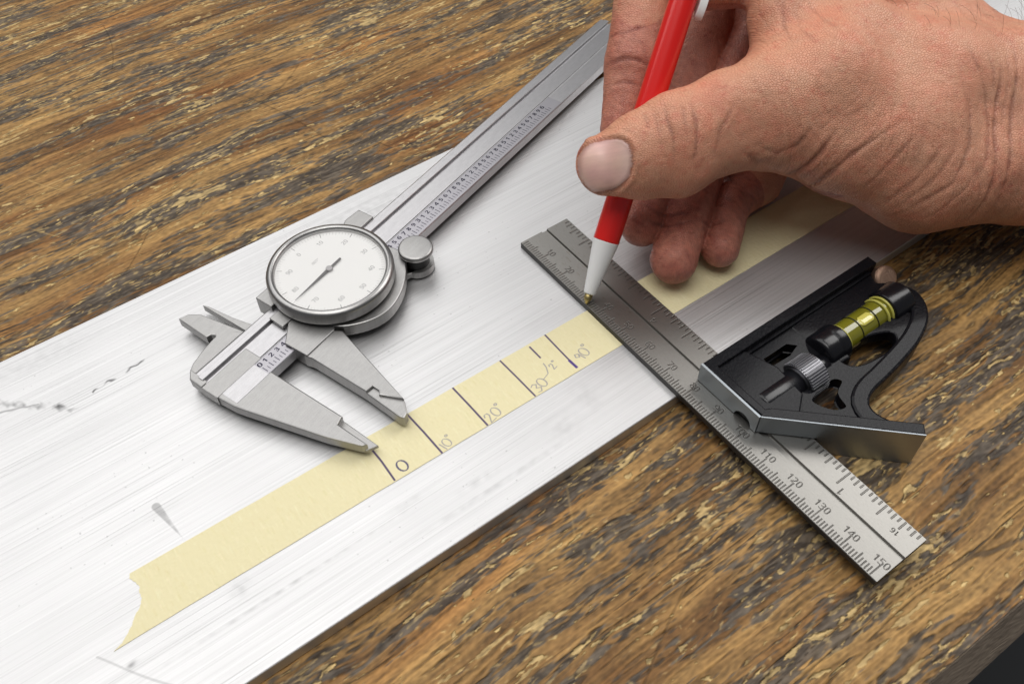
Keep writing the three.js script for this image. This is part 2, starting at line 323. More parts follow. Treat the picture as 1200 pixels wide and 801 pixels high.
// ---------------------------------------------------------------- combination square
const steelMap = dataTexture(256, 256, (x, y, o) => { const v = 0.8 + 0.1 * pn(x, y, 40, 40, 60) + 0.1 * pn(x, y, 110, 110, 61); o[0] = o[1] = o[2] = v; }, false);
const square = thing('combination_square', 'combination square with steel rule and black cast head holding a level vial', 'combination square');
{
  const L = 152.4, W = 20;
  const draw = (ink, shadow) => (c, cw, ch) => {                 // canvas: x across the rule, y along it
    if (!shadow) {
      c.fillStyle = 'rgb(141,139,135)'; c.fillRect(0, 0, cw, ch);
      const r = rng(11);
      for (let i = 0; i < 9000; i++) { c.fillStyle = `rgba(${r() < 0.5 ? '84,80,74' : '176,172,166'},${0.05 + 0.09 * r()})`; c.fillRect(r() * cw, r() * ch, 1 + r() * 3, 2 + r() * 12); }
      for (let i = 0; i < 60; i++) { c.fillStyle = `rgba(96,84,70,${0.08 + 0.12 * r()})`; c.beginPath(); c.ellipse(r() * cw, r() * ch * 0.3, 2 + r() * 8, 2 + r() * 12, 0, 0, 7); c.fill(); }
    } else { c.fillStyle = 'rgb(190,190,190)'; c.fillRect(0, 0, cw, ch); }
    const sx = cw / W, sz = ch / L;
    c.fillStyle = c.strokeStyle = ink;
    const tick = (x0, x1, z, w) => c.fillRect(x0 * sx, (z - w / 2) * sz, (x1 - x0) * sx, w * sz);
    for (let mm = 1; mm <= 150; mm++) tick(0.35, mm % 10 === 0 ? 4.6 : mm % 5 === 0 ? 3.6 : 2.6, mm, 0.3);
    for (let i = 1; i < 96; i++) { const z = L - i * 25.4 / 16; tick(i % 16 === 0 ? 14 : i % 8 === 0 ? 15.2 : i % 4 === 0 ? 16.4 : i % 2 === 0 ? 17.3 : 18, 19.65, z, 0.42); }
    const text = (s, x, z, size, turn) => { c.save(); c.translate(x * sx, z * sz); c.scale(sx, sz); c.rotate(turn); c.font = `${size}px sans-serif`; c.textAlign = 'center'; c.textBaseline = 'middle'; c.fillText(s, 0, 0); c.restore(); };
    for (let mm = 10; mm <= 150; mm += 10) text(String(mm), 5.9, mm - (mm >= 100 ? 0.4 : 0), 3.0, Math.PI / 2);
    for (let i = 1; i < 6; i++) text(String(i), 13.1, L - i * 25.4 + 2.3, 3.4, -Math.PI / 2);
    text('16', 15.3, L - 6.4, 2.2, -Math.PI / 2);
  };
  const map = canvasTexture(512, 2048, draw('rgba(44,40,36,0.28)', false));
  const bmp = canvasTexture(512, 2048, draw('rgb(60,60,60)', true), false);
  const s = new THREE.Shape();                                   // cross-section in (x, y) with the clamping groove
  const y0 = 4.86, y1 = 7.0;
  [[0.15, y0], [W - 0.15, y0], [W, y0 + 0.15], [W, y1 - 0.15], [W - 0.15, y1], [11.3, y1], [11.0, y1 - 0.7], [9.2, y1 - 0.7], [8.9, y1], [0.15, y1], [0, y1 - 0.15], [0, y0 + 0.15]].forEach(([x, y], i) => (i ? s.lineTo(x, y) : s.moveTo(x, y)));
  const g = new THREE.ExtrudeGeometry(s, { depth: L, bevelEnabled: false });
  planar(g, W, L);
  part('rule_blade', g, phy({ map, bumpMap: bmp, bumpScale: 0.0002, metalness: 1, roughness: 0.38 }), square);

  part('blade_edge_shade', [box(-0.06, 0.02, 4.9, 6.86, 0.1, L - 0.1, 0.01), box(0.1, W - 0.1, 4.9, 6.84, L - 0.02, L + 0.06, 0.01)], std({ color: new THREE.Color(0.045, 0.042, 0.04), metalness: 0.5, roughness: 0.5 }), square);  // near-black strips: the dark reflection of the blade sides put into colour

  const black = phy({ color: new THREE.Color(0.006, 0.006, 0.008), roughness: 0.4, bumpMap: dataTexture(256, 256, (x, y, o) => { o[0] = o[1] = o[2] = 0.5 + 0.35 * pn(x, y, 34, 34, 62) + 0.25 * pn(x, y, 80, 80, 63); }, false), bumpScale: 0.0002, specularIntensity: 0.14, clearcoat: 0.2, clearcoatRoughness: 0.1 });
  const ground = std({ color: new THREE.Color(0.34, 0.37, 0.395), metalness: 1, roughness: 0.55, roughnessMap: steelMap });
  const Z = 78.3, H = 14.6, C = [8.4, 101.7], D = [40.6, 133.3];
  const ux = (D[0] - C[0]) / 45.1, uz = (D[1] - C[1]) / 45.1, at = (t, o) => [C[0] + ux * t + uz * o, C[1] + uz * t - ux * o];
  const webHoles = [curvy([[44.8, 100.2], [46.2, 104], [55, 106.2], [63.4, 105.6], [65.6, 102.8], [60, 99.6], [50, 98.6]], 30), curvy([[26, 105.2], [31.5, 103.4], [38, 103.4], [39.6, 106], [35, 108.6], [33.2, 113.2], [29, 112]], 30), [[26, 85.8], [36.6, 85.8], [39.4, 89], [34, 90.8], [25.4, 90.4]]];
  const webOut = [[10.2, 80], [81, 80], [82.5, 88], [84.2, 93], ...curvy([[84, 96], [82.2, 100.6], [77.5, 105.4], [69, 109.2], [60, 111.2], [50, 112.4], [42, 113.2], [37.6, 115.4], [36.4, 119], [38.4, 124.5]], 26, false), at(34, 2), at(3, 2), [10.2, 103]];
  const web = slab(webOut, 6.6, 11.0, 0.6, webHoles);
  const rim = (pts, w, y0r, y1r) => { const o = pts.map(([x, z], i) => { const a = pts[Math.max(0, i - 1)], b = pts[Math.min(pts.length - 1, i + 1)], l = Math.hypot(b[0] - a[0], b[1] - a[1]) || 1; return [x + (b[1] - a[1]) / l * w, z - (b[0] - a[0]) / l * w]; }); return slab([...pts, ...o.reverse()], y0r, y1r, 0.9); };
  const armLine = curvy([[83.4, 91], [84.9, 96], [83, 101.4], [78, 106.2], [69.4, 109.8], [60, 111.8], [50, 113.2], [42.4, 114.2], [38.6, 116.4], [37.8, 119.6], [39.6, 125]], 30, false);
  const head = [
    slab([[8.4, Z], [81.6, Z], [81.6, Z + 3.6], [8.4, Z + 3.6]], 7.25, H, 0.4),
    slab([[20.4, Z + 0.06], [81.3, Z + 0.06], [81.3, Z + 3.4], [20.4, Z + 3.4]], 0.2, 8.2, 0.3),
    slab([[12, Z + 3.1], [79, Z + 3.1], [79, Z + 4.6], [12, Z + 4.6]], 8, H - 2.4, 0.4),
    slab([[8.6, Z + 2.5], [22.5, Z + 2.5], [26.2, 92], [24.8, 103], [17, 108.6], [8.9, 101.2]], 7.25, H - 1.3, 0.5),
    slab([[8.6, 79.5], [11.4, 79.5], [11.4, 100.8], [13.2, 103.2], [9.2, 102]], 7.3, H - 0.02, 0.35),
    slab([C, at(44.9, 0), at(44.9, 3.8), at(3.2, 3.4), [11, 100.5]], 7.25, H, 0.4),
    slab([at(17.2, 0.05), at(44.7, 0.05), at(44.7, 3.6), at(17.2, 3.6)], 0.2, 8.2, 0.3),
    slab([[20.4, 84], [26, 84], [24, 104], [20.4, 108]], 1.2, 8, 0.3),
    web, rim(armLine, -5.4, 3.0, 11.8),
    // saddle under the vial
    slab([[42, 82], [80, 82], [80, 90.3], [42, 90.3]], 4.5, 11.2, 0.6),
    slab([[44, 96], [50, 96], [48, 101.5], [44, 101]], 4, 11, 0.6), slab([[72, 96], [80, 96], [83, 100], [74, 104]], 4, 11, 0.6),
  ].map((q) => planar(q.index ? q.toNonIndexed() : q, 30, 30));
  part('cast_head', head, black, square);
  const gloss = phy({ color: new THREE.Color(0.007, 0.007, 0.009), roughness: 0.22, specularIntensity: 0.9, bumpMap: steelMap, bumpScale: 0.00005 });
  const tube = (pts, y, z) => { const g = new THREE.LatheGeometry(pts.map(([r, x]) => new THREE.Vector2(r, x)), 48); g.rotateZ(-Math.PI / 2); g.translate(0, y, z); return g; };
  part('vial_socket', tube([[0, 41.4], [4.9, 41.4], [5.6, 42], [6.0, 42.8], [6.0, 46.8], [5.6, 47.2], [6.1, 47.6], [6.1, 50.2], [5.7, 50.8], [4.8, 50.8]], 9.4, 94.2), gloss, square);
  part('vial_socket_001', tube([[4.8, 71], [5.9, 71], [6.2, 71.5], [6.2, 79.4], [5.6, 80.3], [4.4, 80.6], [3.9, 82], [0, 82]], 9.4, 94.2), gloss, square);
  part('lock_bolt', [tube([[0, 13.4], [3.4, 13.4], [4.3, 14], [4.6, 14.8], [4.6, 28.4], [0, 28.4]], 9.2, 97.6), tube([[0, 36], [3.1, 36], [3.1, 41], [0, 41]], 9.2, 97.6)], gloss, square);

  // ground steel faces: 45 degree face and the lip over the rule, with its thumb relief
  const f45 = slab([at(0.2, -0.35), at(44.95, -0.35), at(44.95, 0.1), at(0.2, 0.1)], 7.28, H + 0.05, 0.1);
  const f45b = slab([at(17.3, -0.35), at(44.95, -0.35), at(44.95, 0.1), at(17.3, 0.1)], 0.15, 7.4, 0.1);
  const lip = new THREE.Shape(); lip.moveTo(78.35, 7.25); lip.lineTo(93.6, 7.25); lip.absarc(96.8, 7.25, 3.2, Math.PI, 0, true); lip.lineTo(101.9, 7.25); lip.lineTo(101.9, H + 0.05); lip.lineTo(78.35, H + 0.05);
  const lg = new THREE.ExtrudeGeometry(lip, { depth: 0.7, bevelEnabled: false }); lg.rotateY(-Math.PI / 2); lg.translate(8.55, 0, 0);
  part('ground_face', [f45, f45b].map((q) => q), ground, square);
  part('ground_lip', lg, ground, square);

  // knurled lock nut
  const nut = [cylX(29, 36.6, 6.0, 9.0, 97.6, 48), cylX(28.5, 29.1, 5.2, 9.0, 97.6, 48), cylX(36.5, 37.1, 5.2, 9.0, 97.6, 48)];
  for (let i = 0; i < 44; i++) { const a = i / 44 * Math.PI * 2, b = new RoundedBoxGeometry(7.0, 0.75, 0.42, 1, 0.12); b.translate(32.8, 6.05, 0); b.rotateX(a); b.translate(0, 9.0, 97.6); nut.push(b); }
  part('lock_nut', nut, std({ color: new THREE.Color(0.22, 0.22, 0.235), metalness: 1, roughness: 0.34 }), square);

  // spirit level: glass, coloured liquid, bubble and two rings
  const vial = part('level_vial', cylX(50.4, 71.4, 4.6, 9.5, 94.2, 48), phy({ color: new THREE.Color(0.17, 0.16, 0.012), roughness: 0.12, clearcoat: 1, clearcoatRoughness: 0.03, bumpMap: null }), square);
  const ringG = (x, r = 4.95, w = 0.2) => { const t = new THREE.TorusGeometry(r, w, 8, 44); t.rotateY(Math.PI / 2); t.translate(x, 9.6, 94.2); return t; };
  const ringM = std({ color: 0x0a0a0a, roughness: 0.5 }), collarM = std({ color: new THREE.Color(0.5, 0.47, 0.10), roughness: 0.3 });
  part('vial_ring', ringG(57.2, 4.62, 0.17), ringM, vial); part('vial_ring_001', ringG(64.2, 4.62, 0.17), ringM, vial);
  part('vial_collar', ringG(51.0, 4.85, 0.5), collarM, vial); part('vial_collar_001', ringG(68.6, 4.85, 0.42), collarM, vial); part('vial_collar_002', ringG(70.6, 4.85, 0.42), collarM, vial);
  const bub = new THREE.CapsuleGeometry(1.5, 3.4, 8, 20); bub.rotateZ(Math.PI / 2); bub.scale(1, 0.5, 1.25); bub.translate(60.7, 13.6, 95.0);
  part('bubble', bub, phy({ color: new THREE.Color(0.62, 0.56, 0.12), roughness: 0.1, clearcoat: 1, clearcoatRoughness: 0.03 }), vial);

  // brass knob of the scriber
  const k = new THREE.LatheGeometry([[0, 3.6], [2.6, 3.6], [3.4, 3.3], [3.7, 2.6], [3.7, 0.6], [3.2, 0], [1.4, 0], [1.4, -6]].map(([r, h]) => new THREE.Vector2(r, h)), 32);
  k.scale(1.08, 1.08, 1.08); k.rotateX(0.75); k.rotateZ(0.25); k.translate(82.2, 9.2, 84.6);
  part('scriber_knob', k, std({ color: new THREE.Color(0.55, 0.36, 0.26), metalness: 1, roughness: 0.42, bumpMap: steelMap, bumpScale: 0.0006 }), square);
}

// ---------------------------------------------------------------- dial caliper
const caliper = thing('dial_caliper', 'steel dial caliper with round white dial lying open at the pencil lines', 'caliper', [-100, 0, -12], 18.8 * Math.PI / 180);
{
  const brushed = dataTexture(512, 512, (x, y, o) => { const v = 0.365 + 0.025 * pn(x, y, 8, 200, 70) + 0.015 * pn(x, y, 30, 40, 71) + 0.025 * pn(x, y, 160, 160, 72); o[0] = v * 0.985; o[1] = v * 0.97; o[2] = v * 0.955; }, false);
  const satin = std({ map: brushed, metalness: 1, roughness: 0.42 });
  const pale = std({ map: brushed, color: new THREE.Color(1.32, 1.32, 1.37), metalness: 1, roughness: 0.38 });
  const dark = std({ color: new THREE.Color(0.05, 0.05, 0.05), metalness: 0.6, roughness: 0.5 });
  const uvd = (list) => list.map((q) => planar(q.index ? q.toNonIndexed() : q, 60, 60));
  // beam: raised rail, slit, flat, fine line, graduated strip
  const bs = new THREE.Shape();
  [[-3.3, 7], [15.2, 7], [15.4, 7.2], [15.4, 10.5], [15.1, 10.8], [9.0, 10.8], [8.9, 10.45], [8.5, 10.45], [8.4, 10.8], [1.9, 10.8], [1.8, 10.0], [1.1, 10.0], [1.0, 11.2], [0.8, 11.4], [-0.9, 11.4], [-1.3, 10.95], [-2.6, 10.95], [-3.3, 10.4]].forEach(([a, b], i) => (i ? bs.lineTo(a, b) : bs.moveTo(a, b)));
  const bm = new THREE.ExtrudeGeometry(bs, { depth: 231, bevelEnabled: false });
  bm.rotateY(Math.PI / 2); bm.scale(1, 1, -1);                   // shape x -> z
  { const p = bm.attributes.position, a = new THREE.Vector3(), b = new THREE.Vector3(); for (let i = 0; i < p.count; i += 3) { a.fromBufferAttribute(p, i + 1); b.fromBufferAttribute(p, i + 2); p.setXYZ(i + 1, b.x, b.y, b.z); p.setXYZ(i + 2, a.x, a.y, a.z); } }
  bm.translate(-13.2, 0, 0); bm.computeVertexNormals(); planar(bm, 60, 60);
  const beam = part('beam', bm, pale, caliper);
  // graduated strip, a thin inlay on the beam
  const scaleMap = canvasTexture(2048, 96, (c, W, H) => {
    c.fillStyle = 'rgb(166,164,169)'; c.fillRect(0, 0, W, H);
    const s = W / 160, v = H / 6; c.fillStyle = 'rgba(34,32,44,0.95)';
    c.fillRect(0, 0, W, 0.08 * v);
    for (let i = 0; i <= 60; i++) {
      const u = 0.6 + i * 2.54; c.fillRect((u - 0.11) * s, 2.9 * v, 0.22 * s, 2.2 * v);
      c.fillRect((u + 1.27 - 0.08) * s, 3.6 * v, 0.16 * s, 1.4 * v);
      const t = i % 10 === 0 ? String(i / 10) : String(i % 10);
      c.font = `bold ${i % 10 === 0 ? 2.5 * v : 2.2 * v}px sans-serif`; c.textAlign = 'center'; c.textBaseline = 'middle'; c.fillText(t, (u + (i ? 0 : 0.3)) * s, 1.45 * v);
    }
  });
  const strip = new THREE.PlaneGeometry(160, 6); strip.rotateX(-Math.PI / 2); strip.translate(79.8, 10.83, 12.05);
  part('scale_strip', strip, std({ map: scaleMap, metalness: 0.9, roughness: 0.4 }), beam);

  // fixed jaw with its inside-measuring point
  const fixed = slab([[-14.6, -2.4], [-12.6, -5.4], [-10.4, -6.7], [-4.6, -8.2], [-1.4, -8.7], [0.9, -8.9], [1.3, -9.4], [0.6, -10.6], [-0.9, -11.0], [-0.6, -23.9], [2.4, -22.7], [4.6, -19.6], [7.4, -3.4], [7.4, -3.2], [-13, -3.2]], 7.0, 10.75, 0.3);
  const lower = slab([[-15.2, 2.2], [-15.3, 4], [-14.4, 15], [-13.6, 18.6], [-7.2, 44], [-3.6, 54.6], [-2.2, 55.6], [-1.8, 44.2], [0.95, 43.4], [1.0, 15.6], [1.0, 9.5], [-12.5, 9.0]], 6.9, 10.72, 0.45);
  const knife = slab([[-3.4, 43], [0.95, 43.2], [0.25, 57.2], [-3.0, 55.4]], 6.9, 8.3, 0.3);
  const panel = slab([[-15.3, 2.3], [2.9, 2.3], [2.9, 9.0], [-15.2, 9.0]], 7.0, 10.9, 0.25);
  const corner = slab([[-15, -3.0], [-12.4, -5.6], [-12.4, 2.2], [-15.2, 2.2]], 6.9, 11.0, 0.4);
  part('fixed_jaw', uvd([fixed, lower, knife, panel, corner]), satin, caliper);

  // sliding jaw and the slide body under the dial
  const jaw = slab([[10.6, 19.5], [11.3, 22], [11.2, 43.7], [13.7, 44], [13.6, 46.5], [12.4, 47.6], [15.4, 54.5], [24.6, 22.5], [23, 19.8]], 6.2, 11.5, 0.4);
  const jawTip = slab([[11.2, 43.6], [10.2, 57.0], [10.6, 58.5], [12.6, 58], [15.5, 54.6], [18.2, 44.5]], 6.2, 10.6, 0.45);
  const carriage = slab([[10.6, 11.6], [10.9, 20.6], [23.0, 20.6], [24.6, 19.4], [25.4, 10], [24, 4], [18, 6]], 6.0, 12.0, 0.35);
  part('sliding_jaw', uvd([jaw, jawTip, carriage]), satin, caliper);
  part('inside_jaw', uvd([slab([[8.7, -23.9], [9.4, -22], [10.5, -12], [12.5, -2], [9.0, -2]], 5.6, 8.4, 0.2)]), satin, caliper);
  const body = [
    slab([[18.3, -8.2], [58, -8.2], [58, -1.4], [18.3, -1.4]], 6, 13.2, 0.35),
    slab([[15, 0.8], [19.2, 0.8], [19.2, 3.2], [24, 3.2], [24, 6.8], [14.7, 6.8]], 11.1, 12.4, 0.25),
    slab([[61.6, -9.6], [68.4, -9.2], [68.6, -2.8], [60, -2.6], [56, -6]], 7, 11.9, 0.35),
    slab(curvy([[24, 19], [30, 26], [38, 29.2], [47, 27.6], [56, 22.2], [60.5, 17.5], [59, 8], [40, 0], [26, 6]], 48), 7.6, 12.2, 0.4),
    slab([[52, 12], [60, 12.5], [67.5, 17], [66, 23.5], [60, 23.5], [54, 21]], 6.0, 8.2, 0.3),
  ];
  part('slide_body', uvd(body), satin, caliper);
  // thumb roller: two knurled discs on a dark neck
  const roller = part('thumb_roller', [(() => { const q = new THREE.LatheGeometry([[0, 15], [4.9, 15], [5.6, 14.6], [5.8, 14.2], [5.8, 13.2], [5.4, 12.9], [0, 12.9]].map(([r, h]) => new THREE.Vector2(r, h)), 48); q.translate(63.2, 0, 20.6); return planar(q, 60, 60); })()], satin, caliper);
  part('roller_neck', (() => { const q = new THREE.CylinderGeometry(4.2, 4.2, 5, 30); q.translate(63.2, 10.6, 20.6); return q; })(), dark, roller);
  part('roller_base', (() => { const q = new THREE.CylinderGeometry(5.6, 5.6, 2.6, 44); q.translate(63.2, 6.9, 20.6); return planar(q, 60, 60); })(), satin, roller);

  // dial: bezel, white face, needle, glass
  const dial = new THREE.Group(); dial.name = 'dial'; dial.position.set(38.6 * MM, 0, 5.8 * MM); caliper.add(dial);
  const lathe = (pts, seg = 96) => new THREE.LatheGeometry(pts.map(([r, h]) => new THREE.Vector2(r, h)), seg);
  part('dial_case', planar(lathe([[0, 11.6], [18.6, 11.6], [19.2, 12.2], [19.2, 14.0]]), 60, 60), std({ map: brushed, color: new THREE.Color(0.5, 0.5, 0.5), metalness: 1, roughness: 0.45 }), dial);
  part('bezel', planar(lathe([[19.2, 13.2], [20.1, 13.2], [20.4, 13.6], [20.4, 16.6], [20.0, 17.5], [19.0, 18.0], [18.3, 17.9], [17.8, 17.3], [17.7, 16.4], [17.7, 16.0]]), 60, 60), std({ map: brushed, metalness: 1, roughness: 0.34 }), dial);
  const face = canvasTexture(1024, 1024, (c, W) => {
    c.fillStyle = 'rgb(216,215,213)'; c.fillRect(0, 0, W, W); c.translate(W / 2, W / 2); const s = W / 36;   // 36 mm across
    c.strokeStyle = c.fillStyle = 'rgba(60,58,60,0.9)';
    for (let i = 0; i < 100; i++) { const a = i / 100 * 6.28319; c.save(); c.rotate(a); c.globalAlpha = i % 10 === 0 ? 0.75 : 0.42; c.fillRect(-(i % 10 === 0 ? 0.1 : 0.05) * s, -17.2 * s, (i % 10 === 0 ? 0.2 : 0.1) * s, (i % 10 === 0 ? 1.7 : i % 5 === 0 ? 1.3 : 0.9) * s); c.restore(); }
    c.globalAlpha = 0.7; c.font = `${2.1 * s}px sans-serif`; c.textAlign = 'center'; c.textBaseline = 'middle';
    for (let i = 0; i < 10; i++) { const a = i / 10 * 6.28319 - 0.05; c.fillText(String(i * 10), 12.9 * s * Math.sin(a), -13.2 * s * Math.cos(a)); }
    c.font = `${1.5 * s}px sans-serif`; c.fillText('.001"', 0, -6.6 * s);
  });
  const disc = new THREE.CircleGeometry(18, 80); disc.rotateX(-Math.PI / 2); disc.translate(0, 16.3, 0);
  part('dial_face', disc, std({ map: face, roughness: 0.55 }), dial);
  const nd = new THREE.Shape(); nd.moveTo(-16, -0.05); nd.lineTo(-16, 0.05); nd.lineTo(-9, 0.25); nd.lineTo(-1, 0.55); nd.lineTo(1, 0.4); nd.lineTo(5.6, 0.35); nd.lineTo(5.6, -0.35); nd.lineTo(1, -0.4); nd.lineTo(-1, -0.55); nd.lineTo(-9, -0.25);
  const ng = new THREE.ExtrudeGeometry(nd, { depth: 0.12, bevelEnabled: false }); ng.rotateX(-Math.PI / 2); ng.rotateY(0.03); ng.translate(0, 16.75, -0.4);
  part('needle', ng, std({ color: new THREE.Color(0.06, 0.055, 0.055), roughness: 0.4, metalness: 0.3 }), dial);
  const hub = new THREE.CylinderGeometry(1.05, 1.15, 0.5, 24); hub.translate(0, 16.95, -0.4);
  part('needle_hub', hub, std({ color: new THREE.Color(0.28, 0.27, 0.27), roughness: 0.4, metalness: 0.7 }), dial);
  const gl = new THREE.CircleGeometry(17.75, 64); gl.rotateX(-Math.PI / 2); gl.translate(0, 17.45, 0);
  part('dial_glass', gl, phy({ color: 0xffffff, transmission: 1, thickness: 0, roughness: 0.02, ior: 1.4 }), dial);
}

// ---------------------------------------------------------------- pen
const pen = thing('pen', 'red ballpoint pen with white cone tip and white clip held in the hand', 'pen', [0.25, 7.05, 34.9]);
{
  const dir = new THREE.Vector3(0.597, 0.7375, -0.3155).normalize();
  pen.quaternion.setFromUnitVectors(new THREE.Vector3(0, 1, 0), dir);
  const lathe = (pts, seg = 64) => new THREE.LatheGeometry(pts.map(([r, h]) => new THREE.Vector2(r, h)), seg);
  part('barrel', lathe([[0, 21], [4.1, 21], [4.22, 21.3], [4.25, 26], [4.2, 60], [4.05, 118], [3.9, 126], [0, 126]]), phy({ color: new THREE.Color(0.70, 0.012, 0.009), roughness: 0.28, clearcoat: 0.4, clearcoatRoughness: 0.15 }), pen);
  part('cone', lathe([[0, 3.4], [1.7, 3.4], [1.95, 3.8], [2.9, 11], [3.7, 17], [4.15, 20.7], [4.15, 21.02], [0, 21.02]]), phy({ color: new THREE.Color(0.80, 0.80, 0.80), roughness: 0.4 }), pen);
  part('nib', lathe([[0, 0], [0.45, 0.1], [0.9, 1.1], [1.25, 1.6], [1.3, 3.6], [0, 3.6]], 24), std({ color: new THREE.Color(0.45, 0.36, 0.16), metalness: 1, roughness: 0.4 }), pen);
  part('cap', lathe([[0, 126], [3.7, 126], [3.7, 132], [2.4, 138], [0, 138.5]]), phy({ color: new THREE.Color(0.8, 0.8, 0.8), roughness: 0.4 }), pen);
  // the clip hangs on the side turned to the right
  const right = new THREE.Vector3(0.808, -0.013, 0.589).addScaledVector(dir, -dir.dot(new THREE.Vector3(0.808, -0.013, 0.589))).normalize().applyQuaternion(pen.quaternion.clone().invert());
  const cs = new THREE.Shape(); cs.moveTo(-2.3, 97); cs.quadraticCurveTo(-2.2, 93.2, 0, 92.6); cs.quadraticCurveTo(2.2, 93.2, 2.3, 97); cs.lineTo(2.1, 131); cs.lineTo(-2.1, 131);
  const cg = new THREE.ExtrudeGeometry(cs, { depth: 1.9, bevelEnabled: true, bevelThickness: 0.25, bevelSize: 0.25, bevelSegments: 2 });
  cg.translate(0, 0, 5.0);
  const foot = new RoundedBoxGeometry(3.4, 7, 3, 2, 0.4); foot.translate(0, 128, 4.4);
  const mg = [cg, foot]; for (const q of mg) q.rotateY(Math.atan2(right.x, right.z));
  part('clip', mg, phy({ color: new THREE.Color(0.8, 0.8, 0.79), roughness: 0.35 }), pen);
}

// ---------------------------------------------------------------- the hand
// joints of the right hand: [x, y, z, radius] in millimetres
const JOINTS = {
  thumbUpper: [[15.7,49,20.3,6.6], [25.7,52.1,24.7,9.2], [37.1,55.1,28.1,10.4], [52.7,58.3,32.3,10.2], [67.7,58.4,37,13], [84.2,58.4,40.8,17]],
  thumbLower: [[15.2,45.9,22.8,7.2], [24.8,46.9,28,9.6], [35.2,47.1,33.2,10.4], [50.2,50.5,36.7,10.2], [67.6,50.6,42.9,12.5]],
  thenar: [[70.7,51.9,43.1,13], [84.6,43.5,55.8,15], [104.3,34.9,73.1,18.5], [136.1,34.4,88.5,20], [201,27.8,119,24]],
  dorsal: [[85.9,54.7,26.3,9], [102.8,57.9,33.3,17], [118,49.9,56.2,21], [147.3,45.8,75.3,20.5], [215.9,37.4,105.3,25]],
  web: [[76.9,57.6,33.2,9.5], [88.3,67.8,17.9,9], [105.6,78.3,2.7,11]],
  palm: [[153,35.8,73,20], [135.6,60.9,13.1,17]],
  palmEdge: [[156.8,27.8,74.2,19], [152.5,46.7,23.1,15]],
  fill: [[92.8,53,45.4,16], [101.3,47.3,63.9,17]],
  palmRoof: [[127.3,69.9,13.2,16], [111.1,79.1,-12.2,12]],
  palmInner: [[136.9,49.1,16.3,14], [105.3,44.8,-11.1,8]],
  palmHeel: [[102.8,26.2,30.8,11], [74.7,15.8,22.6,5]],
  index: [[109.5,75.9,7,13.5], [65.1,70,-19.3,9.6], [47.5,56.7,-3.9,8.6], [34.7,43.4,7.3,6.8]],
  middle: [[145.7,74.7,-0.5,14], [111.9,61.8,-32.2,10.5], [72.7,26.1,1.9,9.4], [30.1,18.5,26.1,7.4]],
  ring: [[162.7,63.9,4.4,13], [117,47.6,-9,10], [60.5,23.5,20.5,8.6], [30.5,14.5,42,7.6]],
  little: [[170.1,48,18.1,12], [112.3,21.3,17.7,9], [82.1,12.1,29.6,8], [63.2,14.5,34.1,6.9], [47.2,13,46.3,6.3]],
};
